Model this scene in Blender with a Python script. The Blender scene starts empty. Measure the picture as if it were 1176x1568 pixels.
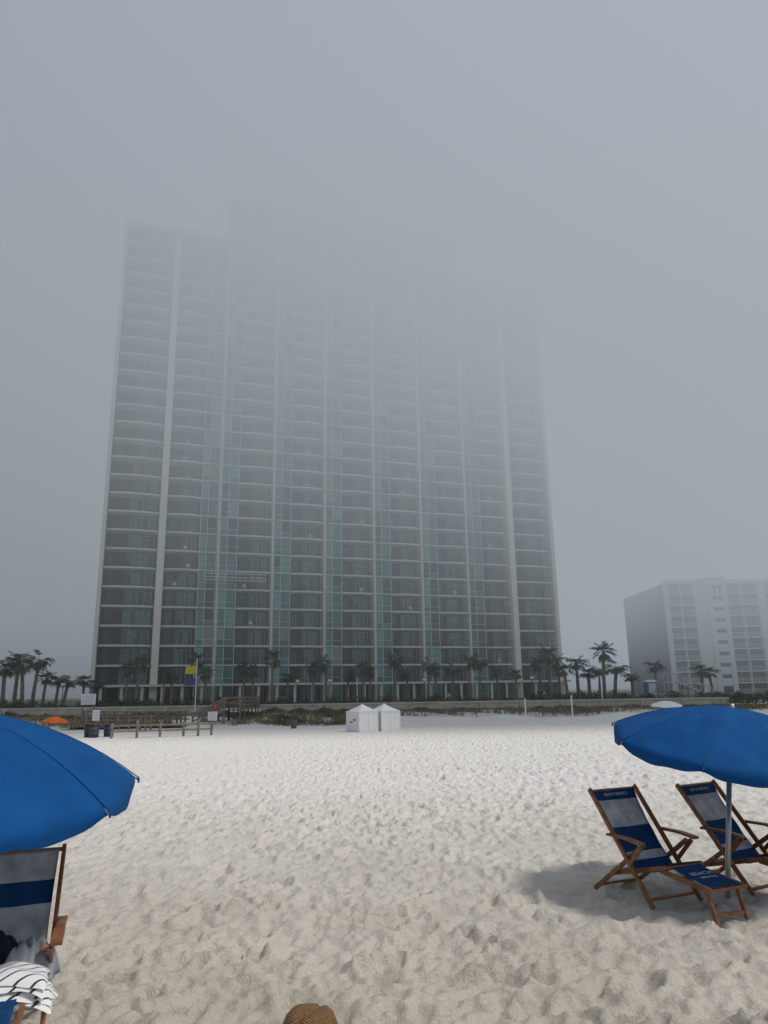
import bpy, math, random
import numpy as np
from mathutils import Vector, Matrix
R = math.radians
random.seed(7); np.random.seed(7)
sc = bpy.context.scene
sc.view_settings.view_transform = 'Standard'
sc.view_settings.look = 'None'
sc.view_settings.exposure = 0
COL = sc.collection

# ------------------------------------------------------------------ materials
def mat(name, col, rough=0.7, metal=0.0, var=0.15, scale=3.0, bump=0.0, bscale=20.0, spec=0.4, transl=0.0, coords='Object'):
    m = bpy.data.materials.new(name); m.use_nodes = True
    nt = m.node_tree; N = nt.nodes; L = nt.links
    b = N['Principled BSDF']
    b.inputs['Roughness'].default_value = rough
    b.inputs['Metallic'].default_value = metal
    b.inputs['Specular IOR Level'].default_value = spec
    tc = N.new('ShaderNodeTexCoord')
    no = N.new('ShaderNodeTexNoise'); no.inputs['Scale'].default_value = scale; no.inputs['Detail'].default_value = 5
    L.new(tc.outputs[coords], no.inputs['Vector'])
    mr = N.new('ShaderNodeMapRange'); mr.inputs['From Min'].default_value = .3; mr.inputs['From Max'].default_value = .7
    mr.inputs['To Min'].default_value = 1-var; mr.inputs['To Max'].default_value = 1+var
    L.new(no.outputs['Fac'], mr.inputs['Value'])
    mx = N.new('ShaderNodeVectorMath'); mx.operation = 'SCALE'; mx.inputs[0].default_value = col
    L.new(mr.outputs['Result'], mx.inputs['Scale'])
    L.new(mx.outputs['Vector'], b.inputs['Base Color'])
    if bump > 0:
        n2 = N.new('ShaderNodeTexNoise'); n2.inputs['Scale'].default_value = bscale; n2.inputs['Detail'].default_value = 4
        L.new(tc.outputs[coords], n2.inputs['Vector'])
        bp = N.new('ShaderNodeBump'); bp.inputs['Strength'].default_value = bump; bp.inputs['Distance'].default_value = .01
        L.new(n2.outputs['Fac'], bp.inputs['Height']); L.new(bp.outputs['Normal'], b.inputs['Normal'])
    if transl > 0:
        t = N.new('ShaderNodeBsdfTranslucent'); L.new(mx.outputs['Vector'], t.inputs['Color'])
        ms = N.new('ShaderNodeMixShader'); ms.inputs[0].default_value = transl
        L.new(b.outputs[0], ms.inputs[1]); L.new(t.outputs[0], ms.inputs[2])
        L.new(ms.outputs[0], N['Material Output'].inputs['Surface'])
    return m

# ------------------------------------------------------------------ mesh builder
class MB:
    def __init__(s): s.v=[]; s.f=[]; s.m=[]
    def add(s, vs, fs, mi=0):
        o=len(s.v); s.v.extend([tuple(p) for p in vs])
        for f in fs: s.f.append(tuple(i+o for i in f)); s.m.append(mi)
    def box(s,x0,x1,y0,y1,z0,z1,mi=0):
        s.add([(x0,y0,z0),(x1,y0,z0),(x1,y1,z0),(x0,y1,z0),(x0,y0,z1),(x1,y0,z1),(x1,y1,z1),(x0,y1,z1)],
              [(0,3,2,1),(4,5,6,7),(0,1,5,4),(1,2,6,5),(2,3,7,6),(3,0,4,7)],mi)
    def bar(s,p,q,w,h,mi=0,up=(0,0,1)):
        p=Vector(p);q=Vector(q);d=(q-p).normalized();u=Vector(up)
        if abs(d.dot(u))>.99: u=Vector((1,0,0))
        a=d.cross(u).normalized()*w/2; c=a.cross(d).normalized()*h/2
        vs=[p-a-c,p+a-c,p+a+c,p-a+c,q-a-c,q+a-c,q+a+c,q-a+c]
        s.add(vs,[(0,3,2,1),(4,5,6,7),(0,1,5,4),(1,2,6,5),(2,3,7,6),(3,0,4,7)],mi)
    def tube(s,pts,rad,n=8,mi=0):
        pts=[Vector(p) for p in pts]; vs=[];fs=[]
        for i,p in enumerate(pts):
            d=(pts[min(i+1,len(pts)-1)]-pts[max(i-1,0)]).normalized()
            u=Vector((0,0,1)) if abs(d.z)<.95 else Vector((1,0,0))
            a=d.cross(u).normalized(); c=a.cross(d).normalized()
            r=rad[i] if isinstance(rad,(list,tuple)) else rad
            for k in range(n):
                t=2*math.pi*k/n; vs.append(p+a*math.cos(t)*r+c*math.sin(t)*r)
        for i in range(len(pts)-1):
            for k in range(n):
                fs.append((i*n+k,i*n+(k+1)%n,(i+1)*n+(k+1)%n,(i+1)*n+k))
        fs.append(tuple(range(n))[::-1]); fs.append(tuple((len(pts)-1)*n+k for k in range(n)))
        s.add(vs,fs,mi)
    def build(s,name,mats,parent=None,smooth=False,bevel=0):
        me=bpy.data.meshes.new(name); me.from_pydata(s.v,[],s.f)
        for m in mats: me.materials.append(m)
        me.polygons.foreach_set('material_index',s.m)
        if smooth: me.polygons.foreach_set('use_smooth',[True]*len(s.f))
        me.update()
        o=bpy.data.objects.new(name,me); COL.objects.link(o)
        if parent: o.parent=parent
        if bevel:
            b=o.modifiers.new('bev','BEVEL'); b.width=bevel; b.segments=2
        return o
def empty(name,loc=(0,0,0),rz=0):
    e=bpy.data.objects.new(name,None); e.empty_display_size=.3; COL.objects.link(e)
    e.location=loc; e.rotation_euler=(0,0,rz); return e

def sst(a,b,x):
    t=np.clip((x-a)/(b-a),0,1); return t*t*(3-2*t)
def gz(x,y):
    z=-.85*np.clip((y-9)/41,0,1)-.15*sst(50,62,y)
    z=z+.82*sst(62,76,y)+.5*sst(76.5,77.5,y)
    return z
def dun(XX,YY):
    return sst(62,68,YY)*(1-sst(73,75.5,YY))*(.16*np.sin(XX*.9+np.sin(YY*.7)*2)*np.sin(YY*.8+XX*.3)+.08*np.sin(XX*.31))
def G(x,y): return float(gz(np.float64(x),np.float64(y)))

# ------------------------------------------------------------------ ground (sand)
T=16.0; RES=640; dx=T/RES
def bandnoise(l0,l1):
    w=np.fft.fft2(np.random.randn(RES,RES)); k=np.fft.fftfreq(RES,dx)
    kk=np.sqrt(k[:,None]**2+k[None,:]**2)+1e-9; lam=1/kk
    m=np.exp(-(np.log(lam/math.sqrt(l0*l1))/(math.log(l1/l0)/2))**2)*lam
    h=np.real(np.fft.ifft2(w*m)); return h/h.std()
H=bandnoise(.5,1.6)*.010+bandnoise(.14,.4)*.011+bandnoise(.06,.14)*.0065
W=16
ii=np.arange(-W,W+1); A,B=np.meshgrid(ii*dx,ii*dx,indexing='ij')
for n in range(3300):
    cx,cy=np.random.randint(0,RES,2); th=np.random.rand()*math.pi
    u=A*math.cos(th)+B*math.sin(th); v=-A*math.sin(th)+B*math.cos(th)
    Lh=np.random.uniform(.07,.135); Wd=np.random.uniform(.04,.07); dp=np.random.uniform(.015,.068)*(1.4 if n%40==0 else 1)
    wob=1+.18*np.cos(3*np.arctan2(v,u)+n*1.7)
    r=np.sqrt((u/Lh)**2+(v/Wd)**2)*wob
    st=-dp*np.exp(-(r**3.4))+dp*.5*np.exp(-((r-1.4)/.3)**2)*(1+.8*np.cos(np.arctan2(v,u)+n))
    ix=(cx+ii)%RES; iy=(cy+ii)%RES
    H[np.ix_(ix,iy)]=H[np.ix_(ix,iy)]*(1-.5*np.exp(-(r**3)))+st
def samp(x,y):
    fx=(x/dx)%RES; fy=(y/dx)%RES
    i=np.floor(fx).astype(int)%RES; j=np.floor(fy).astype(int)%RES; a=fx-np.floor(fx); b=fy-np.floor(fy)
    i2=(i+1)%RES; j2=(j+1)%RES
    return H[i,j]*(1-a)*(1-b)+H[i2,j]*a*(1-b)+H[i,j2]*(1-a)*b+H[i2,j2]*a*b
t=np.arange(0,2.25,.0055); t2=np.linspace(2.27,7.0,60)
xp=3*np.sinh(np.concatenate([t,t2])); X=np.concatenate([-xp[:0:-1],xp])
yf=3.4*np.exp(np.arange(0,math.log(78/3.4),.0044)); yb=np.linspace(-300,0,8); yb2=np.linspace(.3,3.3,20)
yr=yf[-1]*np.exp(np.linspace(.02,math.log(2500/78),60))
Y=np.concatenate([yb,yb2,yf,yr])
XX,YY=np.meshgrid(X,Y)
Z=gz(XX,YY)
amp=1-sst(60,90,YY)*.9
amp=amp*(1-sst(40,90,np.abs(XX)))
c,s_=math.cos(.6),math.sin(.6)
pat=.85+.3*np.sin(XX*.5+1.3*np.sin(YY*.37))*np.sin(YY*.43+XX*.21)
Z=Z+amp*pat*(samp(XX,YY)*.95+samp(XX*c-YY*s_+3.3,XX*s_+YY*c)*.45)
Z=Z+dun(XX,YY)
nx,ny=len(X),len(Y)
co=np.stack([XX.ravel(),YY.ravel(),Z.ravel()],1).astype(np.float32)
me=bpy.data.meshes.new('sand_beach_ground'); me.vertices.add(nx*ny); me.vertices.foreach_set('co',co.ravel())
idx=np.arange(nx*ny).reshape(ny,nx)
q=np.stack([idx[:-1,:-1],idx[:-1,1:],idx[1:,1:],idx[1:,:-1]],-1).reshape(-1,4)
nf=len(q); me.loops.add(nf*4); me.polygons.add(nf)
me.loops.foreach_set('vertex_index',q.ravel().astype(np.int32))
me.polygons.foreach_set('loop_start',np.arange(0,nf*4,4,dtype=np.int32))
me.polygons.foreach_set('use_smooth',np.ones(nf,dtype=bool))
me.update(calc_edges=True); me.validate()
go=bpy.data.objects.new('sand_beach_ground',me); COL.objects.link(go)
ms=bpy.data.materials.new('sand'); ms.use_nodes=True; nt=ms.node_tree;N=nt.nodes;L=nt.links
b=N['Principled BSDF']; b.inputs['Roughness'].default_value=.95; b.inputs['Specular IOR Level'].default_value=.15
ge=N.new('ShaderNodeNewGeometry')
n1=N.new('ShaderNodeTexNoise'); n1.inputs['Scale'].default_value=.7; n1.inputs['Detail'].default_value=8; L.new(ge.outputs['Position'],n1.inputs['Vector'])
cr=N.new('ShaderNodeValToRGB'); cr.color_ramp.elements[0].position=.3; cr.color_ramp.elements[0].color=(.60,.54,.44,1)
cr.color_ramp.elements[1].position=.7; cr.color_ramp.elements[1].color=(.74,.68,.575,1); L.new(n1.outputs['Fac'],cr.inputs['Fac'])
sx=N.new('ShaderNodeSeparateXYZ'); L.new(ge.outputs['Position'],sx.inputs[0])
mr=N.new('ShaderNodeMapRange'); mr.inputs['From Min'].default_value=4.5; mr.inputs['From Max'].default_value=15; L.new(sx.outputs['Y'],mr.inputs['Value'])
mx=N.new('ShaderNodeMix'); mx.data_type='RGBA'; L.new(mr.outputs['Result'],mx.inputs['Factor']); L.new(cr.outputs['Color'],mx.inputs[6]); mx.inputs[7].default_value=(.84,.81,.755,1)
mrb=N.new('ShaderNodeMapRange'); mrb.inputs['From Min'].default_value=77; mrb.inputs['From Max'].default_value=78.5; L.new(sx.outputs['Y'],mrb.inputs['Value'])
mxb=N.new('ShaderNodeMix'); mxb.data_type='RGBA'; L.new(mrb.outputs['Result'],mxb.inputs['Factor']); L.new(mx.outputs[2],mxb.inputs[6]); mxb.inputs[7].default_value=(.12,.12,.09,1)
n3=N.new('ShaderNodeTexNoise'); n3.inputs['Scale'].default_value=130; n3.inputs['Detail'].default_value=4; L.new(ge.outputs['Position'],n3.inputs['Vector'])
mr3=N.new('ShaderNodeMapRange'); mr3.inputs['From Min'].default_value=.3; mr3.inputs['From Max'].default_value=.7; mr3.inputs['To Min'].default_value=.80; mr3.inputs['To Max'].default_value=1.10; L.new(n3.outputs['Fac'],mr3.inputs['Value'])
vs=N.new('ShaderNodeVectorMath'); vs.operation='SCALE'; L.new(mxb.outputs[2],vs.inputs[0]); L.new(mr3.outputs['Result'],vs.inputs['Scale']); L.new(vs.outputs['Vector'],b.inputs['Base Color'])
n2=N.new('ShaderNodeTexNoise'); n2.inputs['Scale'].default_value=17; n2.inputs['Detail'].default_value=10; n2.inputs['Roughness'].default_value=.7; L.new(ge.outputs['Position'],n2.inputs['Vector'])
bp=N.new('ShaderNodeBump'); bp.inputs['Strength'].default_value=1.0; bp.inputs['Distance'].default_value=.045; L.new(n2.outputs['Fac'],bp.inputs['Height']); L.new(bp.outputs['Normal'],b.inputs['Normal'])
me.materials.append(ms)

# ------------------------------------------------------------------ common mats
M_conc=mat('pale_concrete',(.70,.68,.60),.8,var=.06,scale=.4)
M_slab=mat('slab_edge',(.60,.59,.50),.8,var=.1,scale=.3)
M_wall=mat('shaded_balcony_wall',(.042,.052,.05),.8,var=.25,scale=.3)  # recess shade is put into this dark colour; the wall itself is beige
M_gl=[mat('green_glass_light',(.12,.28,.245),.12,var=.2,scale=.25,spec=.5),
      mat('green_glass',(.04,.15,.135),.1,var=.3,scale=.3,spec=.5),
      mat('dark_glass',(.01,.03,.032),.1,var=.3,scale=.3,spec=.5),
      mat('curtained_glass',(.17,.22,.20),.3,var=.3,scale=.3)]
M_mul=mat('mullion',(.58,.60,.55),.5,var=.05)
M_rail=mat('balcony_rail',(.06,.065,.065),.5,var=.05)
M_wood=mat('varnished_wood',(.22,.085,.027),.4,var=.4,scale=14,spec=.5)
M_greywood=mat('weathered_wood',(.22,.175,.135),.9,var=.3,scale=4)
M_blue=mat('blue_canvas',(.004,.075,.25),.8,var=.12,scale=5,bump=.2,bscale=250,transl=.12,spec=.15)
M_seam=mat('blue_seam',(.004,.06,.20),.8,var=.05)
M_navy=mat('navy_sling',(.006,.05,.14),.8,var=.25,scale=9,bump=.3,bscale=300,spec=.2)
M_mesh=mat('grey_mesh_sling',(.56,.575,.58),.85,var=.3,scale=9,bump=.4,bscale=300,transl=.25,spec=.2)
M_white=mat('white_vinyl',(.80,.80,.79),.6,var=.04,scale=2)
M_metal=mat('grey_metal',(.42,.43,.43),.35,metal=.7,var=.1)
M_dark=mat('dark_plastic',(.03,.035,.04),.6,var=.15)

# ------------------------------------------------------------------ high rise
hr=empty('high_rise_condominium',(-41,105,.4),math.atan2(.325,.945))
Wb=74.7/9; fh=2.79; NF=27; NC=30
st=MB(); gl=MB(); rl=MB()
top=NF*fh; topc=NC*fh
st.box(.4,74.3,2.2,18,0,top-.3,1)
st.box(2*Wb+.2,7*Wb-.2,2.25,17.9,top-.3,topc-.3,1)
def curve_front(xa,xb,bul,n=8):
    return [(xa+(xb-xa)*i/n, -.15-bul*math.sin(math.pi*i/n)**.8) for i in range(n+1)]
def slab(xa,xb,z,bul):
    c=curve_front(xa,xb,bul); n=len(c)
    vs=[(x,y,z-.26) for x,y in c]+[(x,y,z) for x,y in c]+[(xa,2.18,z-.26),(xb,2.18,z-.26),(xa,2.18,z),(xb,2.18,z)]
    fs=[(i,i+1,n+i+1,n+i) for i in range(n-1)]
    fs.append(tuple([2*n]+[2*n+1]+list(range(n-1,-1,-1)))); fs.append(tuple(list(range(n,2*n))+[2*n+3,2*n+2]))
    fs.append((0,n,2*n+2,2*n)); fs.append((n-1,2*n+1,2*n+3,2*n-1))
    st.add(vs,fs,0)
def railing(xa,xb,z,bul):
    c=curve_front(xa,xb,bul)
    for i in range(len(c)-1):
        p,q=c[i],c[i+1]
        rl.bar((p[0],p[1]+.1,z+1.08),(q[0],q[1]+.1,z+1.08),.07,.07)
        rl.bar((p[0],p[1]+.1,z+.12),(q[0],q[1]+.1,z+.12),.04,.05)
        for f_ in (0.,.33,.66):
            x=p[0]+(q[0]-p[0])*f_; y=p[1]+(q[1]-p[1])*f_+.1
            rl.bar((x,y,z+.14),(x,y,z+1.05),.035,.035)
def balcony(xa,xb,k,bul=.4):
    z=k*fh
    slab(xa,xb,z+fh,bul)
    if k>0: railing(xa+.05,xb-.05,z,bul)
    w=xb-xa
    a=xa+w*.42; n=4; ww=(xb-.3-a)/n
    for i in range(n):
        x=a+i*ww; g=random.choices([0,1,2,3],[3,5,3,1])[0]
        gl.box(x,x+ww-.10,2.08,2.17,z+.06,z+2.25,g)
        gl.box(x+ww-.095,x+ww-.01,2.02,2.17,z+.05,z+2.25,4)
    gl.box(a,xb-.3,2.035,2.075,z+2.26,z+2.34,4)
    gl.box(xa+.5,xa+1.5,2.08,2.17,z+.06,z+2.2,random.choice([1,2,2]))
    if random.random()<.5:
        x=xa+random.uniform(.8,w-1.5); mi=random.choice([0,0,1])
        rl.box(x,x+.5,.5,1.0,z+.4,z+.48,mi); rl.box(x,x+.5,1.0,1.06,z+.4,z+.95,mi)
        for a in (0,.45): rl.box(x+a,x+a+.05,.52,.95,z,z+.4,mi)
def strip(xa,xb,k):
    z=k*fh
    h=z+fh-.26
    ws=[.42,.58]; a=xa
    for i in range(2):
        w=(xb-xa)*ws[i]; g=random.choices([0,1,2,3],[5,5,1,1])[0] if i==0 else random.choices([0,1,2,3],[1,7,3,1])[0]
        g2=g if random.random()<.75 else 1
        gl.box(a+.05,a+w-.05,.02,2.18,z+.02,z+.80,g2)
        gl.box(a+.05,a+w-.05,.03,2.18,z+.85,h-.02,g)
        gl.box(a-.045,a+.045,-.06,.3,z,h,4)
        a+=w
    gl.box(xb-.045,xb+.045,-.06,.3,z,h,4)
    gl.box(xa+.05,xb-.05,-.02,.25,z+.80,z+.85,4)
    st.box(xa-.05,xb+.05,-.12,2.18,h+.03,z+fh,3)
for i in range(9):
    x0=i*Wb; x1=x0+Wb; n=NC if 2<=i<=6 else NF
    for k in range(n):
        if i==0: balcony(x0+.55,x1-.6,k)
        elif i==1: balcony(x0+.6,x0+5.5,k); strip(x0+5.55,x1-.25,k)
        elif i==8: balcony(x0+.6,x1-.5,k)
        else:
            strip(x0+.25,x0+2.85,k); balcony(x0+2.95,x1-.2 if i<7 else x1-.6,k)
    z1=(NC if 2<=i<=6 else NF)*fh
    if i in (1,8): st.box(x0-.5,x0+.5,-.9,2.15,0,NF*fh+.6,2)
    elif i==0: st.box(x0-.1,x0+.45,-.6,2.15,0,NF*fh+.6,2)
    else: st.box(x0-.13,x0+.15,-.22,2.15,0,z1+.3,0)
st.box(74.3,74.95,-.6,2.15,0,NF*fh+.6,2)
st.box(7*Wb-.14,7*Wb+.16,-.25,2.14,NF*fh+.3,NC*fh,0)
st.box(.5,2*Wb-.3,0,.25,top,top+1.1,2); st.box(7*Wb+.3,74.2,0,.25,top,top+1.1,2)
st.box(2*Wb+.3,7*Wb-.3,0,.25,topc,topc+1.2,2)
st.box(26,44,5,14,topc-.2,topc+4,2)
for i in range(28):
    x=1.4+i*2.7; st.tube([(x,-1.6,0),(x,-1.6,fh-.3)],.22,8,0)
st.box(-1,75.5,-2.0,-.95,fh-.29,fh+.02,0)
st.build('structure',[M_slab,M_wall,M_conc,mat('spandrel_band',(.46,.47,.41),.7,var=.1)],hr)
gl.build('glazing',M_gl+[M_mul],hr)
rl.build('balcony_railings',[M_rail,M_white],hr)

ss=empty('suspended_work_platform',(-41,105,.4),math.atan2(.325,.945))
m=MB(); z=17.7; xa,xb=14.6,23.6
m.box(xa,xb,-2.0,-1.3,z,z+.12,0)
for zz in (.55,1.1):
    m.bar((xa,-2,z+zz),(xb,-2,z+zz),.07,.07,0); m.bar((xa,-1.3,z+zz),(xb,-1.3,z+zz),.07,.07,0)
for i in range(10):
    x=xa+i; m.bar((x,-2,z),(x,-2,z+1.1),.05,.05,0)
for x in (xa+.3,xb-.3): m.bar((x,-1.6,z),(x,-1.6,topc+.5),.05,.05,1)
m.build('platform',[mat('platform_alloy',(.5,.5,.5),.5),M_dark],ss)

# ------------------------------------------------------------------ hotel on the right
ht=empty('beach_hotel',(72,190,0),0)
m=MB(); f2=2.8; n2=10; Hh=n2*f2
def hbay(xa,xb):
    for k in range(n2):
        z=k*f2
        m.box(xa,xb,-.1,1.5,z+f2-.3,z+f2,0)
        m.box(xa+.1,xb-.1,1.44,1.5,z+.1,z+2.4,2)
        m.box((xa+xb)/2-.12,(xa+xb)/2+.12,0,1.43,z,z+f2-.3,0)
        for zz in (.35,.6,.85,1.1): m.box(xa,xb,-.06,0,z+zz-.05,z+zz+.02,0)
        j=xa+.5
        while j<xb: m.box(j,j+.06,-.05,-.01,z+.02,z+1.05,0); j+=1.0
def hwall(xa,xb,h=0,yo=-.25): m.box(xa,xb,yo,1.5,0,Hh+h,0)
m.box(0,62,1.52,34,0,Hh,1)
hwall(0,.7); hbay(.7,7.2); hwall(7.2,10.6); 
def tower(x):
    hwall(x,x+1.2,1.3,-.6); hwall(x+3.8,x+5,1.3,-.6)
    for k in range(n2):
        m.box(x+1.2,x+3.8,-.4,1.5,k*f2+1.0,k*f2+1.9,2); m.box(x+1.2,x+3.8,-.5,1.5,k*f2+1.9,k*f2+3.8 if k<n2-1 else Hh+1.2,0)
    m.box(x+1.6,x+2.0,-.56,-.5,Hh-3.3,Hh-.8,2); m.box(x+3.0,x+3.4,-.56,-.5,Hh-3.3,Hh-.8,2)
tower(10.6)
hbay(15.6,23.5); hwall(23.5,25.5); hbay(25.5,33); hwall(33,36); tower(36); hbay(41,50); hwall(50,52); hbay(52,62)
m.box(8,20,8,16,Hh,Hh+2.0,0)
m.box(-.1,62,1.6,1.9,Hh+.01,Hh+.9,0)
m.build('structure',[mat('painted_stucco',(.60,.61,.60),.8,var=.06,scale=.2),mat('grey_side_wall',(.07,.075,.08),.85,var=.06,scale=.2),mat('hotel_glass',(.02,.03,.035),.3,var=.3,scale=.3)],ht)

# ------------------------------------------------------------------ palms
M_leaf=mat('palm_leaf',(.08,.095,.045),.7,var=.45,scale=1.5,transl=.2)
M_dead=mat('dead_palm_leaf',(.17,.13,.075),.9,var=.3,scale=2)
M_trunk=mat('palm_trunk',(.19,.16,.125),.95,var=.35,scale=3,bump=.6,bscale=12)
def palm_mesh(seed,hgt,crown):
    rnd=random.Random(seed); m=MB()
    lean=rnd.uniform(-.45,.45); ln2=rnd.uniform(-.3,.3)
    pts=[];rad=[]
    for i in range(11):
        t_=i/10; pts.append((lean*t_**2,ln2*t_**2,hgt*t_)); rad.append(.20-.06*t_+(.02 if i%2 else 0)+(.07 if i==0 else 0)+(.07 if i>8 else 0))
    m.tube(pts,rad,9,2)
    c=Vector(pts[-1])
    for j in range(34):
        az=rnd.uniform(0,2*math.pi); el=R(rnd.uniform(-50,80)); dead=el<R(-34)
        Lf=crown*rnd.uniform(.6,1.12)*(.8 if dead else 1)
        p=c.copy(); d=Vector((math.cos(az)*math.cos(el),math.sin(az)*math.cos(el),math.sin(el)))
        sd=d.cross(Vector((0,0,1))).normalized(); P=[p.copy()]
        for i in range(8):
            d=(d+Vector((0,0,-.13))).normalized(); p=p+d*Lf/8; P.append(p.copy())
        mi=1 if dead else 0
        for i in range(8): m.bar(P[i],P[i+1],.035,.02,mi)
        for i in range(4,9):
            for sg in (-1,1):
                for e in (0,.5):
                    if i==8 and e: continue
                    b0=P[i] if e==0 else (P[i]+P[min(i+1,8)])/2
                    dd=(P[min(i,8)]-P[i-1]).normalized()
                    fan=(i-3)/5
                    ld=(dd*(.25+.9*fan)+sd*sg*(1.05-.6*fan)+Vector((0,0,rnd.uniform(-.45,.1)))).normalized()
                    ll=crown*rnd.uniform(.30,.48)
                    w_=dd*.038
                    tip=b0+ld*ll+Vector((0,0,-.12*ll-rnd.uniform(0,.15)))
                    mid=b0+ld*ll*.55
                    m.add([b0-w_,b0+w_,mid+w_*1.2,mid-w_*1.2,tip],[(0,1,2,3),(3,2,4)],mi)
    me=bpy.data.meshes.new('palm_mesh'); me.from_pydata(m.v,[],m.f)
    for a in (M_leaf,M_dead,M_trunk): me.materials.append(a)
    me.polygons.foreach_set('material_index',m.m); me.update(); return me
PM=[palm_mesh(i,5.3,1.3) for i in range(7)]
def palm(px,ztop,Yd,s=1.0):
    Xw=(px-592)/1165*Yd
    o=bpy.data.objects.new('palm_tree',random.choice(PM)); COL.objects.link(o)
    o.location=(Xw,Yd,.3); h=(ztop-.45)/6.4
    o.scale=(s,s,h); o.rotation_euler=(0,0,random.uniform(0,6.28))
for px,zt,Yd in [(4,6.0,86),(22,7.0,90),(34,6.4,84),(50,7.2,88),(66,4.8,92),(86,4.6,95),(98,4.2,88),(128,4.4,92),(140,4.0,98),
    (192,6.0,94),(208,6.6,88),(250,5.2,92),(262,4.6,86),(300,6.8,88),(315,5.2,92),(372,5.6,90),(386,5.4,94),(416,6.9,88),(440,4.6,95),(480,5.4,90),(500,6.2,92),
    (530,4.6,96),(556,5.6,94),(566,4.9,90),(604,6.9,92),(625,4.5,96),(656,6.0,95),(668,5.0,92),(692,5.4,98),(718,6.2,94),(734,6.4,96),(762,5.0,98),(790,4.4,94),
    (829,5.8,98),(843,7.2,96),(857,6.4,100),(868,4.8,92),(885,6.0,96),(902,4.4,94),(925,7.6,98),(941,5.2,94),(918,5.0,104),(968,3.8,100),(1004,5.6,104),(1075,5.0,110),(1090,4.4,104)]:
    palm(px,zt,Yd,random.uniform(.8,1.1)*(.85 if 180<px<820 else 1.1))

# ------------------------------------------------------------------ leaf masses
def leaf_mass(name,boxes,n,size,mats,seed=1):
    rnd=random.Random(seed); m=MB()
    for bi in range(len(boxes)):
        x0,x1,y0,y1,z0,z1=boxes[bi]
        nc=max(2,int((x1-x0)*1.3)); cl=[(rnd.uniform(x0,x1),rnd.uniform(y0,y1),rnd.uniform(.35,1)) for _ in range(nc)]
        for j in range(n[bi]):
            cx,cy,ch=rnd.choice(cl)
            a=rnd.uniform(0,6.28); rr=abs(rnd.gauss(0,.7))
            x=cx+rr*math.cos(a); y=min(cy+rr*math.sin(a),y1+.4)
            zb=z0 if z0 is not None else G(x,y)-.05
            z=zb+z1*ch*max(.02,(1-.35*rr))*rnd.uniform(.1,1)**.6
            d=Vector((rnd.gauss(0,1),rnd.gauss(0,1),rnd.gauss(.4,1))).normalized(); e=d.cross(Vector((rnd.gauss(0,1),rnd.gauss(0,1),rnd.gauss(0,1)))).normalized()
            p=Vector((x,y,z)); s=size*rnd.uniform(.6,1.4)
            m.add([p-e*s*.35,p+d*s*.5-e*s*.1,p+d*s,p+d*s*.4+e*s*.4],[(0,1,2,3)],rnd.choice([0,0,1]))
    return m.build(name,mats)
M_shr=mat('shrub_leaf',(.055,.068,.033),.8,var=.4,scale=1); M_shr2=mat('shrub_leaf_light',(.12,.125,.065),.8,var=.3,scale=1)
M_ds=mat('dune_shrub_leaf',(.11,.11,.06),.85,var=.4,scale=1); M_ds2=mat('dune_shrub_dry',(.20,.165,.10),.85,var=.3,scale=1)
leaf_mass('shrub_hedge',[(-48,-16,79,84,.25,1.3),(-16,45,79,86,.25,1.25),(34,62,74,77,-.1,1.1)],[9000,12000,5000],.22,[M_shr,M_shr2],3)
leaf_mass('dune_shrubs',[(-13.0,-5.5,66,75,None,.7),(-7,4,70,75,None,.5),(4,33,72,75,None,.4),(-48,-20,70,75,None,.6),(-13,-3,64.5,67,None,.35)],[11000,7500,10000,10000,2500],.15,[M_ds,M_ds2],5)
M_g1=mat('dune_grass_blade',(.17,.16,.08),.8,var=.35,scale=1); M_g2=mat('dry_grass_blade',(.30,.24,.14),.9,var=.3,scale=1)
def grass():
    m=MB(); rnd=random.Random(11)
    for t_ in range(5500):
        x=rnd.uniform(-50,45)
        lo=64.5 if x<-3 else 69.5-.8*math.sin(x*.5)
        if -19<x<-13.2: lo=71
        y=lo+(75.5-lo)*rnd.random()**(.75 if x<0 else .5)
        hm_=.6 if y>72.5 else 1.0
        for k in range(rnd.randint(6,11)):
            px=x+rnd.gauss(0,.16); py=min(y+rnd.gauss(0,.16),75.7); z=G(px,py)-.05
            h=rnd.uniform(.2,.55)*hm_; a=rnd.uniform(0,6.28); ln=rnd.uniform(.05,.3); w=.024
            dx_,dy_=math.cos(a),math.sin(a)
            m.add([(px-dy_*w,py+dx_*w,z),(px+dy_*w,py-dx_*w,z),(px+dx_*ln*.4+dy_*w,py+dy_*ln*.4-dx_*w,z+h*.6),(px+dx_*ln*.4-dy_*w,py+dy_*ln*.4+dx_*w,z+h*.6),(px+dx_*ln,py+dy_*ln,z+h)],
                  [(0,1,2,3),(3,2,4)],rnd.choice([0,0,1]))
    m.build('dune_grass',[M_g1,M_g2])
grass()

# ------------------------------------------------------------------ sea wall, stairs, fences
M_wr=mat('wall_render',(.47,.44,.36),.9,var=.15,scale=1); M_wc=mat('wall_cap',(.60,.57,.49),.9,var=.1,scale=1)
def seawall(name,xa,xb,zt=.66):
    m=MB(); m.box(xa,xb,76,76.3,-.8,zt-.12,0); m.box(xa-.05,xb+.05,75.92,76.38,zt-.12,zt,1)
    x=xa+2
    while x<xb: m.box(x-.2,x+.2,75.88,75.99,-.8,zt-.121,0); x+=4
    m.build(name,[M_wr,M_wc])
seawall('sea_wall',-60,-17.2); seawall('sea_wall',-12.6,34)
m=MB(); xs,xe=-16.9,-14.2; zs,ze=-.95,.35; n_=8
for i in range(n_):
    x=xs+(xe-xs)*i/n_; z=zs+(ze-zs)*(i+1)/n_; m.box(x,x+(xe-xs)/n_+.03,66.6,68.6,z-.07,z,0)
    m.box(x+.31,x+.335,66.65,68.55,z-.001,z+.09,0) if i<n_-1 else None
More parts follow.
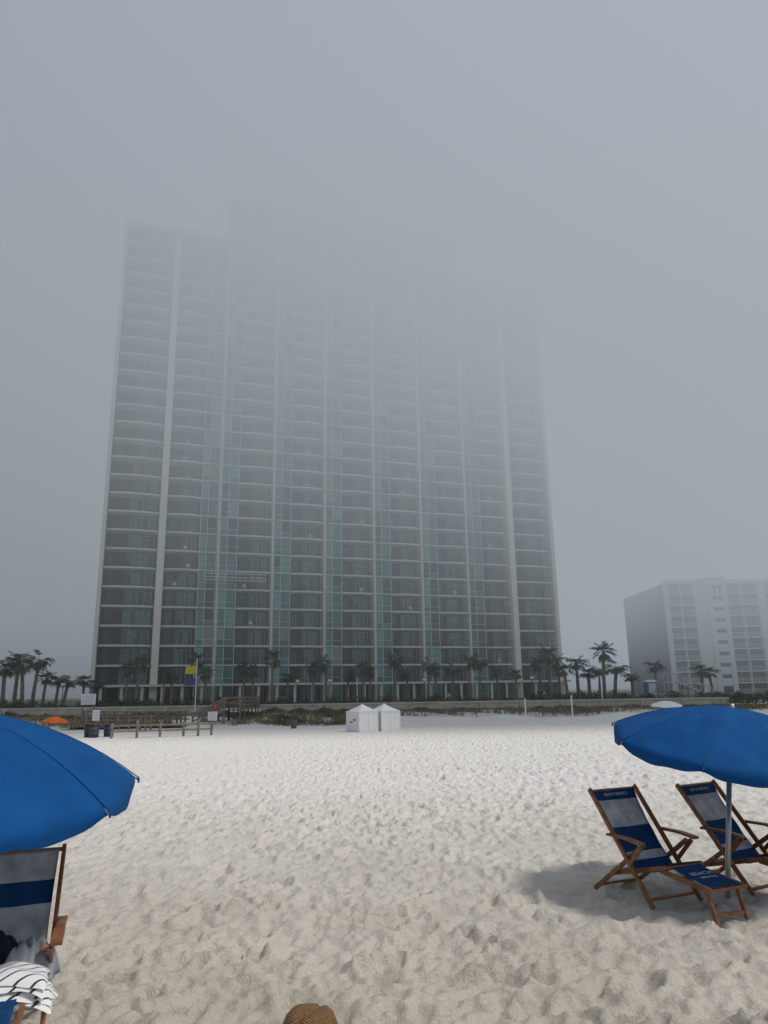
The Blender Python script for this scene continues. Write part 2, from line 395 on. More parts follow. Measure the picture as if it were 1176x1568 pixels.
for y in (66.6,68.6):
    m.bar((xs,y,zs-.05),(xe,y,ze-.05),.06,.25,0)
    for i in range(4):
        x=xs+(xe-xs)*i/3; z=zs+(ze-zs)*i/3; m.box(x-.07,x+.07,y-.07,y+.07,-1.2,z+1.1,0)
    for h in (.4,.72,1.05): m.bar((xs,y,zs+h),(xe,y,ze+h),.07,.11,0)
for i in range(34): yy=66.6+i*.28; m.box(xe,-12.8,yy,yy+.25,ze-.06,ze,0)
for x in (xe+.05,-12.8):
    ys=[68.6,70.5,72.5,74.5,76] if x<-13.5 else [66.6,68.6,70.5,72.5,74.5,76]
    for y in ys: m.box(x-.07,x+.07,y-.07,y+.07,-1.1,ze+1.1,0)
    for h in (.4,.72,1.05): m.bar((x,ys[0],ze+h),(x,76,ze+h),.06,.10,0)
m.bar((xe,66.6,ze+1.05),(-12.8,66.6,ze+1.05),.06,.10,0); m.bar((xe,66.6,ze+.6),(-12.8,66.6,ze+.6),.06,.10,0)
m.build('beach_access_stairs',[M_greywood])
m=MB(); P=[(-16.2,45.2),(-14.9,45.8),(-13.7,46.4),(-12.5,47.2),(-11.7,47.6),(-11.2,49)]
for x,y in P: g=G(x,y); m.tube([(x,y,g-.3),(x,y,g+random.uniform(.85,1.05))],.08,8,0)
for a,b_ in zip(P[:-1],P[1:]):
    for h in (.4,.72): m.bar((a[0],a[1],G(*a)+h),(b_[0],b_[1],G(*b_)+h),.05,.1,0)
m.build('wooden_post_fence',[M_greywood])
def railrun(P,nm,hts=(.45,.75,1.05),h0=1.15):
    m=MB()
    for a,b_ in zip(P[:-1],P[1:]):
        for j in range(3):
            x=a[0]+(b_[0]-a[0])*j/3; y=a[1]+(b_[1]-a[1])*j/3; m.box(x-.08,x+.08,y-.08,y+.08,G(x,y)-.2,G(x,y)+h0,0)
        for h in hts: m.bar((a[0],a[1],G(*a)+h),(b_[0],b_[1],G(*b_)+h),.05,.11,0)
    m.build(nm,[M_greywood])
railrun([(-27,68),(-24,67.4),(-21,67),(-18.3,66.7),(-17.2,66.6)],'boardwalk_railing')
railrun([(-26,64),(-23,63),(-20,62.2),(-18.6,61.8)],'boardwalk_railing')
m=MB()
for i in range(36):
    x=-27+i*.28; m.box(x,x+.25,63.6,66.4,-.78+.0,-.70,0)
m.build('wooden_boardwalk',[M_greywood])
m=MB(); x=1.0; last=None
while x<24:
    y=69.2+.5*math.sin(x*.7); g=G(x,y); h=.75+.12*math.sin(x*1.3); 
    m.bar((x,y,g-.1),(x+random.uniform(-.05,.05),y+random.uniform(-.06,.06),g+h+random.uniform(-.05,.05)),.05,.015,0)
    if int(x*10)%20<1: m.tube([(x,y+.05,g-.2),(x,y+.05,g+1.05)],.045,6,0)
    if last: 
        for hh in (.25,.6): m.bar((last[0],last[1],last[2]+hh),(x,y,g+hh),.012,.012,0)
    last=(x,y,g); x+=.13
m.build('sand_fence',[mat('fence_slat',(.22,.18,.14),.9,var=.3,scale=3)])

# ------------------------------------------------------------------ huts
def hut(cx,cy,rz):
    e=empty('beach_hut',(cx,cy,G(cx,cy)-.03),rz); m=MB(); w=.75; h=1.36
    m.box(-w,w,-w,w,0,h,0)
    o=.80; rh=1.80; nn=6
    vs=[];fs=[]
    for i in range(nn+1):
        t_=i/nn; r=o*(1-t_); z=h-.05+(rh-h+.05)*(t_*.75+.25*t_**2)
        for (sx_,sy_) in ((-1,-1),(1,-1),(1,1),(-1,1)): vs.append((sx_*r,sy_*r,z))
    for i in range(nn):
        for k in range(4): fs.append((i*4+k,i*4+(k+1)%4,i*4+4+(k+1)%4,i*4+4+k))
    fs.append((3,2,1,0)); m.add(vs,fs,0)
    for x in (-w,w):
        for y in (-w,w): m.tube([(x,y,0),(x,y,h)],.035,6,0)
    m.box(-.012,.012,-w-.012,-w-.001,.02,h-.06,1); m.box(-w+.08,w-.08,-w-.03,-w-.001,h-.13,h-.06,0)
    m.box(-w-.02,w+.02,-w-.02,-w-.003,0,.05,1); m.box(-w-.02,-w-.003,-w,w,0,.05,1)
    m.box(-w-.012,-w-.002,-.35,-.05,.75,.85,2); m.box(-w-.012,-w-.002,.02,.35,.62,.70,2)
    m.build('canvas_shell',[M_white,mat('seam_grey',(.6,.6,.61),.8),mat('sign_print',(.12,.13,.16),.8)],e)
rz=R(36); hut(-1.66,51.05,rz); hut(-1.66+1.80*math.cos(rz),51.05+1.80*math.sin(rz)-.2,rz)

# ------------------------------------------------------------------ flags, signs, barrels, poles
e=empty('beach_flag_pole',(-18.6,74,-.3)); m=MB(); m.tube([(0,0,-.3),(0,0,5.4)],[.06,.035],8,0); m.tube([(0,0,5.4),(0,0,5.5)],[.07,.02],8,0); m.build('pole',[M_white],e)
def flag(z0,z1,w,mt,nm):
    m=MB(); n=10; vs=[];fs=[]
    for i in range(n+1):
        t_=i/n
        for j in (0,1): vs.append((-w*t_,.12*math.sin(t_*6)*t_-.3*t_,(z1 if j else z0)-.22*t_-.05*math.sin(t_*5)))
    for i in range(n): fs.append((2*i,2*i+2,2*i+3,2*i+1))
    m.add(vs,fs,0); m.build(nm,[mt],e,True)
flag(4.1,4.85,1.0,mat('yellow_flag_cloth',(.70,.62,.03),.8,transl=.4),'yellow_flag')
flag(3.0,3.7,1.0,mat('purple_flag_cloth',(.10,.08,.28),.8,transl=.3),'purple_flag')
def sign(x,y,w,z0,z1,nm='warning_sign',posts=1,mt=None):
    m=MB(); g=G(x,y)
    for px in ([0] if posts==1 else [-w*.38,w*.38]): m.box(px-.05,px+.05,-.04,.04,-.3,z1-g+.03,0)
    m.box(-w/2,w/2,-.08,-.045,z0-g,z1-g,1)
    h=z1-z0
    for k in range(4): m.box(-w*.38,w*(.38-.08*(k%2)),-.086,-.082,z1-g-h*(.2+.19*k)-h*.03,z1-g-h*(.2+.19*k)+h*.03,2)
    e=empty(nm,(x,y,g)); m.build('sign_panel',[M_greywood,M_white,mat('sign_text',(.5,.52,.55),.7)],e)
sign(-27.4,70,1.35,.95,1.92,'notice_board',2); sign(-22.6,59.5,.55,-.15,.65); sign(-14.0,61.5,.75,-.35,.35)
def barrel(x,y,col,r=.29,h=.86):
    g=G(x,y); e=empty('trash_barrel',(x,y,g)); m=MB()
    m.tube([(0,0,-.02),(0,0,h*.33),(0,0,h*.34),(0,0,h*.36),(0,0,h*.66),(0,0,h*.68),(0,0,h*.7),(0,0,h)],[r,r,r*1.05,r,r,r*1.05,r,r*.98],16,0)
    m.tube([(0,0,h),(0,0,h+.03),(0,0,h+.05),(0,0,h-.2)],[r*1.06,r*1.08,r*.92,r*.85],16,1)
    m.build('drum',[mat('drum_paint',col,.6,var=.2),M_dark],e,True)
barrel(-18.6,48,(.03,.035,.04),h=.75); barrel(-18.0,47.2,(.05,.06,.07),h=.7); barrel(-17.6,48.6,(.02,.04,.09),h=.7); barrel(-7.3,60,(.12,.12,.11),r=.22,h=.7)
for x,y,h in [(11.2,62,1.9),(15.1,62.5,2.1),(-3.5,90,3.0),(22,78,2.6)]:
    g=G(x,y); m=MB(); m.tube([(0,0,-.3),(0,0,h)],.055,8,0); m.tube([(0,0,h),(0,0,h+.08)],[.08,.03],8,0); m.tube([(0,0,.0),(0,0,.05)],[.15,.13],8,0)
    e=empty('marker_pole',(x,y,g)); m.build('pole',[M_white],e)
for px,ya in [(455,86),(505,84),(650,88),(95,84),(815,86)]:
    x=(px-592)/1165*ya; m=MB(); m.tube([(0,0,0),(0,0,2.6)],[.05,.04],8,0); m.box(-.18,.18,-.18,.18,2.6,2.9,1); m.box(-.24,.24,-.24,.24,2.9,2.96,0)
    e=empty('garden_lamp_post',(x,ya,.3)); m.build('lamp',[M_dark,M_white],e)
e=empty('portable_toilet',(31.2,90,.3)); m=MB(); m.box(-.6,.6,-.6,.6,0,2.05,0); m.add([(-.66,-.66,2.05),(.66,-.66,2.05),(.66,.66,2.05),(-.66,.66,2.05),(-.4,-.4,2.3),(.4,-.4,2.3),(.4,.4,2.3),(-.4,.4,2.3)],[(0,3,2,1),(4,5,6,7),(0,1,5,4),(1,2,6,5),(2,3,7,6),(3,0,4,7)],1)
m.box(-.42,.42,-.63,-.605,.1,1.9,1); m.box(.25,.32,-.67,-.635,.9,1.1,2); m.build('cabin',[mat('toilet_blue',(.10,.22,.38),.6),mat('toilet_roof',(.6,.6,.6),.6),M_dark],e)
e=empty('metal_access_ramp',(33.8,88,.3)); m=MB()
for y in (0,1.4):
    m.bar((0,y,3.0),(4.6,y,.9),.08,.08); m.bar((0,y,2.0),(4.6,y,-.1),.12,.14); m.bar((-1.2,y,3),(0,y,3),.08,.08); m.bar((-1.2,y,2),(0,y,2),.12,.12)
    for i in range(7): x=-1.2+i*.93; zt=3.0 if x<0 else 3.0-x*.457; m.bar((x,y,0 if i<4 else zt-1.1),(x,y,zt),.08,.08)
for i in range(12): x=i*.38; m.box(x,x+.3,0,1.4,1.98-x*.457,2.0-x*.457)
m.build('ramp',[mat('galvanised',(.5,.52,.53),.4,metal=.3)],e)

# ------------------------------------------------------------------ umbrellas
def umbrella(name,base,apex,Rr,depth,tilt_dir,tilt,fab,seam,rot=0,pole_r=.02,polemat=None):
    e=empty(name,base); base=Vector(base); ap=Vector(apex)-base
    ax=Vector((tilt_dir[1]*-1,tilt_dir[0],0)).normalized()
    Mt=Matrix.Translation(ap)@Matrix.Rotation(tilt,4,ax)@Matrix.Rotation(rot,4,'Z')
    prof=lambda r: -depth*(.30*r+.70*r**2.2)
    m=MB(); nr=14; ns=8; sub=10; na=ns*sub; vs=[];fs=[]
    vs.append((0,0,0))
    for i in range(1,nr+1):
        r=i/nr
        for j in range(na):
            a=2*math.pi*j/na; f_=(j%sub)/sub; sc_=math.sin(math.pi*f_)
            rad=Rr*r*(1-.06*sc_*(.4+.6*r)); z=prof(r)-.022*sc_*math.sin(math.pi*min(r,1))*r
            z+= (.010*math.sin(5*a+r*7)+.008*math.sin(14*a-r*15)+.004*math.sin(31*a+r*9))*sc_*r
            vs.append((rad*math.cos(a),rad*math.sin(a),z))
    for j in range(na):
        a=2*math.pi*j/na; f_=(j%sub)/sub; sc_=math.sin(math.pi*f_)**.6; rad=Rr*(1-.06*sc_)*.985
        vs.append((rad*math.cos(a),rad*math.sin(a),-depth-.02-.075*sc_+.010*math.sin(9*a)+.006*math.sin(23*a)))
    for j in range(na):
        fs.append((0,1+j,1+(j+1)%na))
        for i in range(nr):
            p=1+i*na; q_=1+(i+1)*na; fs.append((p+j,q_+j,q_+(j+1)%na,p+(j+1)%na))
    vs=[Mt@Vector(v) for v in vs]
    m.add(vs,fs,0); cn=m.build('canopy',[fab],e,True)
    sm=cn.modifiers.new('s','SUBSURF'); sm.levels=1; sm.render_levels=1
    m=MB()
    for k in range(ns):
        a=2*math.pi*k/ns; pts=[];pt2=[]
        for i in range(0,11):
            r=i/10; z=prof(r)
            pts.append(Mt@Vector((Rr*r*math.cos(a),Rr*r*math.sin(a),z-.0012))); pt2.append(Mt@Vector((Rr*r*math.cos(a),Rr*r*math.sin(a),z-.016)))
        m.tube(pts,.0033,5,1); m.tube(pt2,.005,5,0)
        tip=Mt@Vector((Rr*1.004*math.cos(a),Rr*1.004*math.sin(a),-depth-.012)); m.tube([pts[-1],tip,tip+Vector((0,0,-.02))],.006,6,1)
        hub=Mt@Vector((0,0,-depth*1.35)); m.tube([hub,Mt@Vector((Rr*.5*math.cos(a),Rr*.5*math.sin(a),-depth*.32))],.004,5,0)
    hub=Mt@Vector((0,0,-depth*1.6))
    m.tube([Mt@Vector((0,0,.03)),Mt@Vector((0,0,0)),hub],[.012,.022,pole_r],10,0)
    m.tube([hub,Vector((0,0,-.3))],pole_r,12,0); m.tube([hub+Vector((0,0,.02)),hub*.93],pole_r*1.6,10,0)
    m.build('pole_and_ribs',[polemat or M_metal,seam],e,True)
umbrella('beach_umbrella',(2.66,6.5,0),(2.86,6.35,1.485),.98,.31,(.45,-.9),R(11.5),M_blue,M_seam,rot=R(10),pole_r=.021)
umbrella('beach_umbrella',(-2.45,4.1,0),(-2.32,4.05,1.60),1.0,.44,(.3,-.95),R(6),M_blue,M_seam,rot=R(-14),pole_r=.021)
M_or=mat('orange_canvas',(.75,.16,.03),.8,transl=.2); M_os=mat('orange_seam',(.5,.1,.02),.8)
umbrella('beach_umbrella',(-23.8,55,G(0,55)),(-23.8,55,.32),.95,.35,(1,0),R(3),M_or,M_os)
umbrella('beach_umbrella',(21.9,60,G(0,60)),(21.9,60,.66),1.25,.35,(0,-1),R(4),M_white,M_mul)

# ------------------------------------------------------------------ beach chairs
M_txt=mat('white_print',(.5,.58,.62),.8)
def text(body,size,org,xax,yax,parent,mt,nm):
    cu=bpy.data.curves.new(nm,'FONT'); cu.body=body; cu.size=size; cu.align_x='CENTER'; cu.align_y='CENTER'; cu.extrude=.0004
    cu.materials.append(mt); o=bpy.data.objects.new(nm,cu); COL.objects.link(o); o.parent=parent
    xa=Vector(xax).normalized(); ya=Vector(yax).normalized(); za=xa.cross(ya)
    o.matrix_local=Matrix.Translation(Vector(org))@Matrix((xa,ya,za)).transposed().to_4x4()
def sling(parent,A_,B_,hw,sag,bands,nm,mats):
    m=MB(); n=40; A_=Vector(A_);B_=Vector(B_); d=(B_-A_); nrm=Vector((0,1,0)).cross(d).normalized()
    if nrm.z<0: nrm=-nrm
    cols=10
    vs=[]
    for i in range(n+1):
        t_=i/n
        for j in range(cols+1):
            s_=j/cols*2-1
            off=-sag*math.sin(math.pi*t_)*(1-.35*s_*s_)+.004*math.sin(t_*19+s_*4)*math.cos(s_*3+t_*5)
            p=A_+d*t_+nrm*off; vs.append((p.x,p.y+s_*hw*(1-.04*math.sin(math.pi*t_)),p.z))
    for i in range(n):
        t_=(i+.5)/n; b_=0
        for lim,ix in bands:
            if t_<=lim: b_=ix; break
        for j in range(cols):
            k=i*(cols+1)+j; m.f.append((k,k+1,k+cols+2,k+cols+1)); m.m.append(b_)
    m.v=vs; o=m.build(nm,mats,parent,True); so=o.modifiers.new('t','SOLIDIFY'); so.thickness=.004
    return nrm
def chair(loc,rz,foot=True,bands=None):
    e=empty('beach_chair',loc,rz); m=MB(); w=.25
    for s in (-1,1):
        m.bar((-.03,s*w,.80),(.62,s*w,0),.022,.038,0)
        m.bar((-.08,s*(w-.025),0),(.55,s*(w-.025),.44),.02,.036,0)
        m.bar((.10,s*(w-.065),.15),(.72,s*(w-.065),.30),.02,.036,0)
        m.bar((.21,s*(w+.035),.475),(.42,s*(w+.035),.475),.05,.02,0); m.bar((.42,s*(w+.035),.475),(.60,s*(w+.035),.455),.058,.02,0)
        m.bar((.40,s*(w+.01),.27),(.57,s*(w+.01),.44),.018,.032,0)
        m.bar((.64,s*.175,.27),(1.13,s*.175,.215),.02,.034,0)
        m.bar((1.06,s*.15,.22),(1.13,s*.15,0),.02,.032,0)
        for p in ((.235,w+.018,.47),(.28,w-.015,.245),(.54,w,.435)):
            m.tube([(p[0],s*(p[1]-.02),p[2]),(p[0],s*(p[1]+.03),p[2])],.008,6,1)
    for a,z,hw in ((-.03,.78,w),(.58,.055,w),(-.03,.04,w-.02),(.72,.30,w-.06),(.11,.165,w-.06),(1.12,.222,.19),(1.11,.05,.15)):
        m.bar((a,-hw,z),(a,hw,z),.032,.02,0)
    m.build('wooden_frame',[M_wood,M_metal],e,bevel=.004)
    mats=[M_navy,M_mesh]
    n1=sling(e,(-.02,0,.78),(.40,0,.20),.225,.03,bands or [(.12,0),(.44,1),(.74,0),(.86,1),(1.1,0)],'back_sling',mats)
    sling(e,(.36,0,.205),(.72,0,.315),.18,.03,[(1.1,0)],'seat_sling',mats)
    n3=sling(e,(.72,0,.30),(1.12,0,.235),.15,.01,[(1.1,0)],'footrest_sling',mats)
    d=(Vector((.42,0,-.58))).normalized()
    if foot: text('BEACH SERVICE',.036,Vector((-.02,0,.78))+d*.045+n1*.006,(0,1,0),-d,e,M_txt,'lettering_back')
    d3=(Vector((.40,0,-.065))).normalized()
    if foot:
        text('BEACH',.07,Vector((.72,0,.30))+d3*.17+n3*.006,(0,1,0),-d3,e,M_txt,'lettering_footrest')
        text('SERVICE',.045,Vector((.72,0,.30))+d3*.24+n3*.006,(0,1,0),-d3,e,M_txt,'lettering_footrest_small')
    return e
chair((1.98,6.88,.01),math.atan2(-.893,.45)-R(2))
chair((2.81,7.12,.01),math.atan2(-.893,.45)+R(4))
lc=chair((-2.105,4.50,.02),math.atan2(-.947,.32),False,[(.22,1),(.40,0),(.76,1),(1.1,0)])

def cloth(nm,loc,sx_,sy_,h,seed,mt,rz=0):
    rnd=np.random.RandomState(seed); m=MB(); n=44; vs=[]
    ph=rnd.rand(6)*6; fr=rnd.uniform(5,9,6)
    for i in range(n+1):
        for j in range(n+1):
            u=i/n*2-1; v=j/n*2-1; r=(abs(u)**3+abs(v)**3)**(1/3)
            k=1+.12*math.sin(3*math.atan2(v,u)+ph[0])+.06*math.sin(7*math.atan2(v,u)+ph[1])
            z=h*max(0,1-r**2.5)**.6+ (h*.30*abs(math.sin(fr[0]*u+ph[2]+1.6*math.sin(2*v)))+h*.16*math.sin(fr[1]*v+ph[3]+2*u))*(1-r*.7)
            vs.append((u*sx_*k,v*sy_*k,max(z,0)-.02*max(0,r-.9)))
    fs=[(i*(n+1)+j,(i+1)*(n+1)+j,(i+1)*(n+1)+j+1,i*(n+1)+j+1) for i in range(n) for j in range(n)]
    m.add(vs,fs,0); o=m.build(nm,[mt],None,True); o.location=loc; o.rotation_euler=(R(-4),R(3),rz)
    s=o.modifiers.new('t','SOLIDIFY'); s.thickness=.006
    return o
mt=bpy.data.materials.new('striped_towel'); mt.use_nodes=True; nt=mt.node_tree
tc=nt.nodes.new('ShaderNodeTexCoord'); wv=nt.nodes.new('ShaderNodeTexWave'); wv.inputs['Scale'].default_value=7; wv.inputs['Distortion'].default_value=.25; wv.inputs['Detail'].default_value=1; wv.inputs['Detail Scale'].default_value=.8
mp=nt.nodes.new('ShaderNodeMapping'); mp.inputs['Rotation'].default_value=(0,0,1.05)
nt.links.new(tc.outputs['Object'],mp.inputs['Vector']); nt.links.new(mp.outputs['Vector'],wv.inputs['Vector'])
rp=nt.nodes.new('ShaderNodeValToRGB'); rp.color_ramp.elements[0].position=.05; rp.color_ramp.elements[0].color=(.03,.035,.05,1); rp.color_ramp.elements[1].position=.10; rp.color_ramp.elements[1].color=(.78,.78,.77,1)
nt.links.new(wv.outputs['Fac'],rp.inputs['Fac']); nt.links.new(rp.outputs['Color'],nt.nodes['Principled BSDF'].inputs['Base Color']); nt.nodes['Principled BSDF'].inputs['Roughness'].default_value=.9
m=MB()
for ly in range(5):
    n=26; hw_,hd_=.20-.008*ly+random.uniform(-.012,.012),.145+random.uniform(-.015,.01); ox,oy=random.uniform(-.012,.012),random.uniform(-.012,.012); ro=random.uniform(-.12,.12); th=.026; z0=ly*.023
    top_=[];bot=[]
    for i in range(n+1):
        for j in range(n+1):
            u=i/n*2-1; v=j/n*2-1
            e_=max(0,1-max(abs(u),abs(v))**10)**.5; wv_=.006*math.sin(5*u+ly*2)+.005*math.sin(6*v+3*u+ly)
            x=u*hw_*(1+.03*math.sin(4*v+ly)); y=v*hd_*(1+.04*math.sin(3*u+ly*1.3)); x,y=x*math.cos(ro)-y*math.sin(ro)+ox,x*math.sin(ro)+y*math.cos(ro)+oy
            dr=-.03*(abs(u)**4+abs(v)**4)
            top_.append((x,y,z0+th*.5+th*.5*e_+wv_+dr)); bot.append((x,y,z0+th*.5-th*.5*e_+wv_+dr))
    N1=(n+1)*(n+1)
    fs=[(i*(n+1)+j,(i+1)*(n+1)+j,(i+1)*(n+1)+j+1,i*(n+1)+j+1) for i in range(n) for j in range(n)]
    fs+= [tuple(N1+k for k in f[::-1]) for f in fs]
    m.add(top_+bot,fs,0)
tw=m.build('striped_towel',[mt],None,True); tw.location=(-1.81,3.93,.285); tw.rotation_euler=(R(-3),R(4),.35)
cloth('grey_shirt',(-1.82,4.13,.30),.13,.11,.13,5,mat('grey_jersey',(.25,.27,.29),.9,var=.2),.2)
cloth('navy_shorts',(-2.00,4.14,.30),.12,.12,.15,8,mat('black_cloth',(.012,.014,.025),.9),1.0)

# straw hat on the sand
e=empty('straw_hat',(-.41,4.19,-.045)); m=MB(); vs=[];fs=[]; n=64
prof=[(.0,.150),(.03,.158),(.07,.160),(.10,.150),(.125,.125),(.14,.09),(.15,.05),(.155,.02),(.17,.005)]
for r,z in prof:
    for k in range(n):
        a=2*math.pi*k/n; dent=-.022*math.exp(-((r*math.sin(a-1.0))/.02)**2)*(1 if r<.12 else 0)
        vs.append((r*math.cos(a)*.98,r*math.sin(a)*1.05,z+dent+.008*math.sin(3*a)*(r/.26)))
for i in range(len(prof)-1):
    for k in range(n): fs.append((i*n+k,(i+1)*n+k,(i+1)*n+(k+1)%n,i*n+(k+1)%n))
m.add(vs,fs,0)
hm=bpy.data.materials.new('straw_weave'); hm.use_nodes=True; nt=hm.node_tree
tc=nt.nodes.new('ShaderNodeTexCoord'); wv=nt.nodes.new('ShaderNodeTexWave'); wv.wave_type='BANDS'; wv.bands_direction='DIAGONAL'; wv.inputs['Scale'].default_value=28; wv.inputs['Distortion'].default_value=4; wv.inputs['Detail Scale'].default_value=6
nt.links.new(tc.outputs['Object'],wv.inputs['Vector']); rp=nt.nodes.new('ShaderNodeValToRGB'); rp.color_ramp.elements[0].color=(.09,.035,.012,1); rp.color_ramp.elements[1].color=(.30,.16,.065,1)
nt.links.new(wv.outputs['Fac'],rp.inputs['Fac']); bb=nt.nodes['Principled BSDF']; bb.inputs['Roughness'].default_value=.8; nt.links.new(rp.outputs['Color'],bb.inputs['Base Color'])
bpn=nt.nodes.new('ShaderNodeBump'); bpn.inputs['Distance'].default_value=.004; nt.links.new(wv.outputs['Fac'],bpn.inputs['Height']); nt.links.new(bpn.outputs['Normal'],bb.inputs['Normal'])
o=m.build('woven_straw',[hm],e,True)

# ------------------------------------------------------------------ person by the stairs
def person(loc,rz,shirt,trs):
    V=[(0,0,.93,.125,.10),(0,0,1.10,.115,.085),(0,.0,1.30,.15,.10),(0,0,1.44,.09,.08),(0,-.005,1.52,.05,.05),(0,-.015,1.60,.078,.088),(0,-.01,1.69,.07,.08)]
    E=[(0,1),(1,2),(2,3),(3,4),(4,5),(5,6)]; 
    def ch(root,pts):
        p=root
        for q in pts: V.append(q); E.append((p,len(V)-1)); p=len(V)-1
        return p
    for s in (-1,1):
        ch(0,[(s*.10,0,.86,.09,.09),(s*.11,-.06*s,.50,.06,.06),(s*.11,.06*s-.02,.12,.04,.04),(s*.115,.05*s-.04,.05,.04,.04),(s*.12,.05*s-.16,.035,.035,.025)])
        hnd=ch(3,[(s*.17,0,1.42,.06,.06),(s*.24,.03*s,1.15,.042,.042),(s*.25,-.10+.05*s,.93,.03,.03),(s*.25,-.13+.05*s,.85,.03,.016)])
        hp=V[hnd]
        for k in range(4): ch(hnd,[(hp[0]+(k-1.5)*.004,hp[1]+(k-1.5)*.018,hp[2]-.055,.008,.008),(hp[0]-s*.008,hp[1]+(k-1.5)*.019,hp[2]-.085-.008*(k in(1,2)),.007,.007)])
        ch(hnd,[(hp[0]-s*.01,hp[1]-.04,hp[2]-.03,.008,.008)])
    me=bpy.data.meshes.new('b'); me.from_pydata([v[:3] for v in V],E,[]); o=bpy.data.objects.new('b',me); COL.objects.link(o)
    sk=o.modifiers.new('s','SKIN'); o.modifiers.new('u','SUBSURF').levels=2
    for i,v in enumerate(V): me.skin_vertices[0].data[i].radius=(v[3],v[4]); 
    me.skin_vertices[0].data[0].use_root=True
    dg=bpy.context.evaluated_depsgraph_get(); m2=bpy.data.meshes.new_from_object(o.evaluated_get(dg)); bpy.data.objects.remove(o)
    skin=mat('skin',(.45,.26,.18),.6,var=.05)
    for a in (skin,shirt,trs,mat('brown_hair',(.05,.03,.02),.8),M_dark): m2.materials.append(a)
    for p in m2.polygons:
        c=p.center; p.use_smooth=True
        if c.z>1.66 or (c.z>1.56 and c.y>.03): p.material_index=3
        elif c.z>1.49: p.material_index=0
        elif c.z>.98 and (abs(c.x)<.2 or c.z>1.22): p.material_index=1
        elif .52<c.z<=1.0 and abs(c.x)<.205: p.material_index=2
        elif c.z<.07: p.material_index=4
    e=empty('person',loc,rz); b=bpy.data.objects.new('body',m2); COL.objects.link(b); b.parent=e
    m=MB(); m.tube([(0,-.10,1.625),(0,-.125,1.60),(0,-.10,1.59)],[.008,.016,.012],6,0); m.tube([(-.03,-.098,1.56),(.03,-.098,1.56)],.006,6,1)
    for s in (-1,1): m.tube([(s*.03,-.10,1.64),(s*.03,-.108,1.64)],.009,6,2); m.tube([(s*.08,-.0,1.60),(s*.095,.01,1.62),(s*.08,.02,1.64)],.01,6,0)
    m.build('face',[skin,mat('lips',(.35,.12,.1),.6),M_dark],e,True)
person((-14.75,65.7,G(-14.75,65.7)+float(dun(np.float64(-14.75),np.float64(65.7)))+.01),R(-30),mat('red_shirt',(.62,.03,.05),.8),mat('dark_shorts',(.04,.05,.08),.8))

# ------------------------------------------------------------------ fog volume
m=MB(); m.box(-320,380,32,430,-3,150); fo=m.build('fog_bank',[])
fm=bpy.data.materials.new('fog'); fm.use_nodes=True; nt=fm.node_tree; N=nt.nodes; L=nt.links; N.remove(N['Principled BSDF'])
def math_(op,a,b_=None,clamp=False):
    n=N.new('ShaderNodeMath'); n.operation=op; n.use_clamp=clamp
    for i,x in enumerate((a,b_)):
        if x is None: continue
        if isinstance(x,(int,float)): n.inputs[i].default_value=x
        else: L.new(x,n.inputs[i])
    return n.outputs[0]
ge=N.new('ShaderNodeNewGeometry'); sp=N.new('ShaderNodeSeparateXYZ'); L.new(ge.outputs['Position'],sp.inputs[0])
z=math_('MAXIMUM',sp.outputs['Z'],0); z2=math_('ADD',math_('MULTIPLY',z,.00016),math_('MULTIPLY',math_('POWER',z,2),.85e-5))
no=N.new('ShaderNodeTexNoise'); no.inputs['Scale'].default_value=.022; no.inputs['Detail'].default_value=1; L.new(ge.outputs['Position'],no.inputs['Vector'])
xf=math_('MAXIMUM',math_('MINIMUM',math_('ADD',math_('MULTIPLY',sp.outputs['X'],.010),1.0),1.5),.6)
nf_=math_('ADD',math_('MULTIPLY',no.outputs['Fac'],1.0),.5)
den=math_('MINIMUM',math_('ADD',math_('MULTIPLY',math_('MULTIPLY',z2,xf),nf_),.0007),.06)
ab=N.new('ShaderNodeVolumeAbsorption'); ab.inputs['Color'].default_value=(0,0,0,1); L.new(den,ab.inputs['Density'])
rp=N.new('ShaderNodeValToRGB'); els=rp.color_ramp.elements
els[0].position=0; els[0].color=(.23,.262,.295,1); els[1].position=1; els[1].color=(.345,.395,.53,1)
a=els.new(.25); a.color=(.33,.37,.40,1); a=els.new(.55); a.color=(.39,.43,.495,1)
L.new(math_('DIVIDE',z,140),rp.inputs['Fac'])
xm=math_('MAXIMUM',math_('MINIMUM',math_('ADD',math_('MULTIPLY',sp.outputs['X'],.0022),1.02),1.25),.80)
vm=N.new('ShaderNodeVectorMath'); vm.operation='SCALE'; L.new(rp.outputs['Color'],vm.inputs[0]); L.new(xm,vm.inputs['Scale'])
em=N.new('ShaderNodeEmission'); L.new(vm.outputs['Vector'],em.inputs['Color']); L.new(den,em.inputs['Strength'])  # fog glows by emission, standing in for scattered ambient light
ad=N.new('ShaderNodeAddShader'); L.new(ab.outputs[0],ad.inputs[0]); L.new(em.outputs[0],ad.inputs[1]); L.new(ad.outputs[0],N['Material Output'].inputs['Volume'])
fo.data.materials.append(fm)

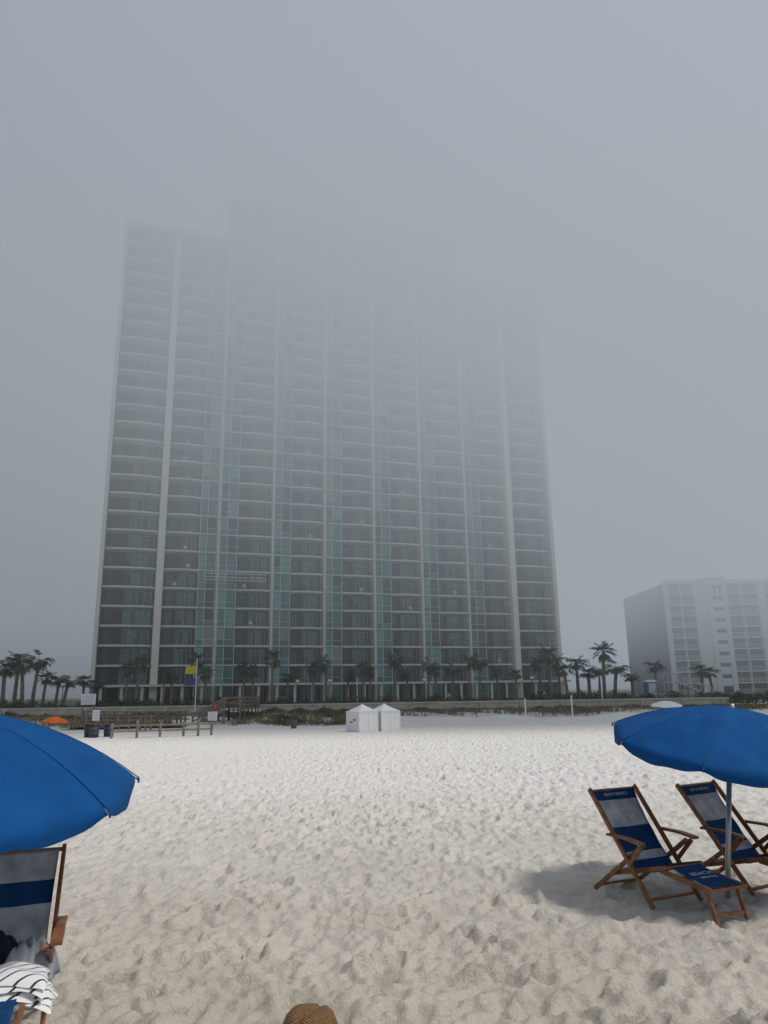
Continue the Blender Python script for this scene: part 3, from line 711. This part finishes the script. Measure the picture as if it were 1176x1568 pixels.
# ------------------------------------------------------------------ world & sun
S=Vector((.511,-.288,.809)).normalized()
w=bpy.data.worlds.new('World'); sc.world=w; w.use_nodes=True; nt=w.node_tree; N=nt.nodes; L=nt.links
bg=N['Background']; bg.inputs['Strength'].default_value=.1
sky=N.new('ShaderNodeTexSky'); sky.sky_type='NISHITA'; sky.sun_disc=False; sky.sun_elevation=math.asin(S.z); sky.sun_rotation=math.atan2(S.x,S.y); sky.dust_density=5
L.new(sky.outputs[0],bg.inputs['Color'])
tc=N.new('ShaderNodeTexCoord'); sp=N.new('ShaderNodeSeparateXYZ'); L.new(tc.outputs['Generated'],sp.inputs[0])
rp=N.new('ShaderNodeValToRGB'); els=rp.color_ramp.elements; els[0].position=0; els[0].color=(.20,.225,.27,1); els[1].position=1; els[1].color=(.44,.48,.58,1)
for p,c_ in ((.15,(.29,.325,.38,1)),(.4,(.37,.41,.485,1)),(.72,(.345,.395,.53,1))): a=els.new(p); a.color=c_
L.new(sp.outputs['Z'],rp.inputs['Fac'])
def wm(op,a,b_):
    n=N.new('ShaderNodeMath'); n.operation=op
    for i,x in enumerate((a,b_)):
        if isinstance(x,(int,float)): n.inputs[i].default_value=x
        else: L.new(x,n.inputs[i])
    return n.outputs[0]
vm=N.new('ShaderNodeVectorMath'); vm.operation='SCALE'; L.new(rp.outputs['Color'],vm.inputs[0]); L.new(wm('ADD',wm('MULTIPLY',sp.outputs['X'],.40),1.0),vm.inputs['Scale'])
b2=N.new('ShaderNodeBackground'); b2.inputs['Strength'].default_value=1.0; L.new(vm.outputs['Vector'],b2.inputs['Color'])
mxs=N.new('ShaderNodeMixShader'); mxs.inputs[0].default_value=.88; L.new(bg.outputs[0],mxs.inputs[1]); L.new(b2.outputs[0],mxs.inputs[2]); L.new(mxs.outputs[0],N['World Output'].inputs['Surface'])
sl=bpy.data.lights.new('sun','SUN'); sl.energy=2.0; sl.angle=R(9); sl.color=(1,.955,.88)
so=bpy.data.objects.new('sun',sl); COL.objects.link(so); so.rotation_euler=S.to_track_quat('Z','Y').to_euler()

# ------------------------------------------------------------------ camera
cd=bpy.data.cameras.new('camera'); cd.sensor_fit='VERTICAL'; cd.sensor_height=36; cd.sensor_width=27; cd.lens=26; cd.clip_end=5000; cd.clip_start=.05
cam=bpy.data.objects.new('camera',cd); COL.objects.link(cam)
cam.matrix_world=Matrix.Translation((0,0,1.65))@Matrix.Rotation(R(90+13.7),4,'X')@Matrix.Rotation(R(-.9),4,'Z')
sc.camera=cam
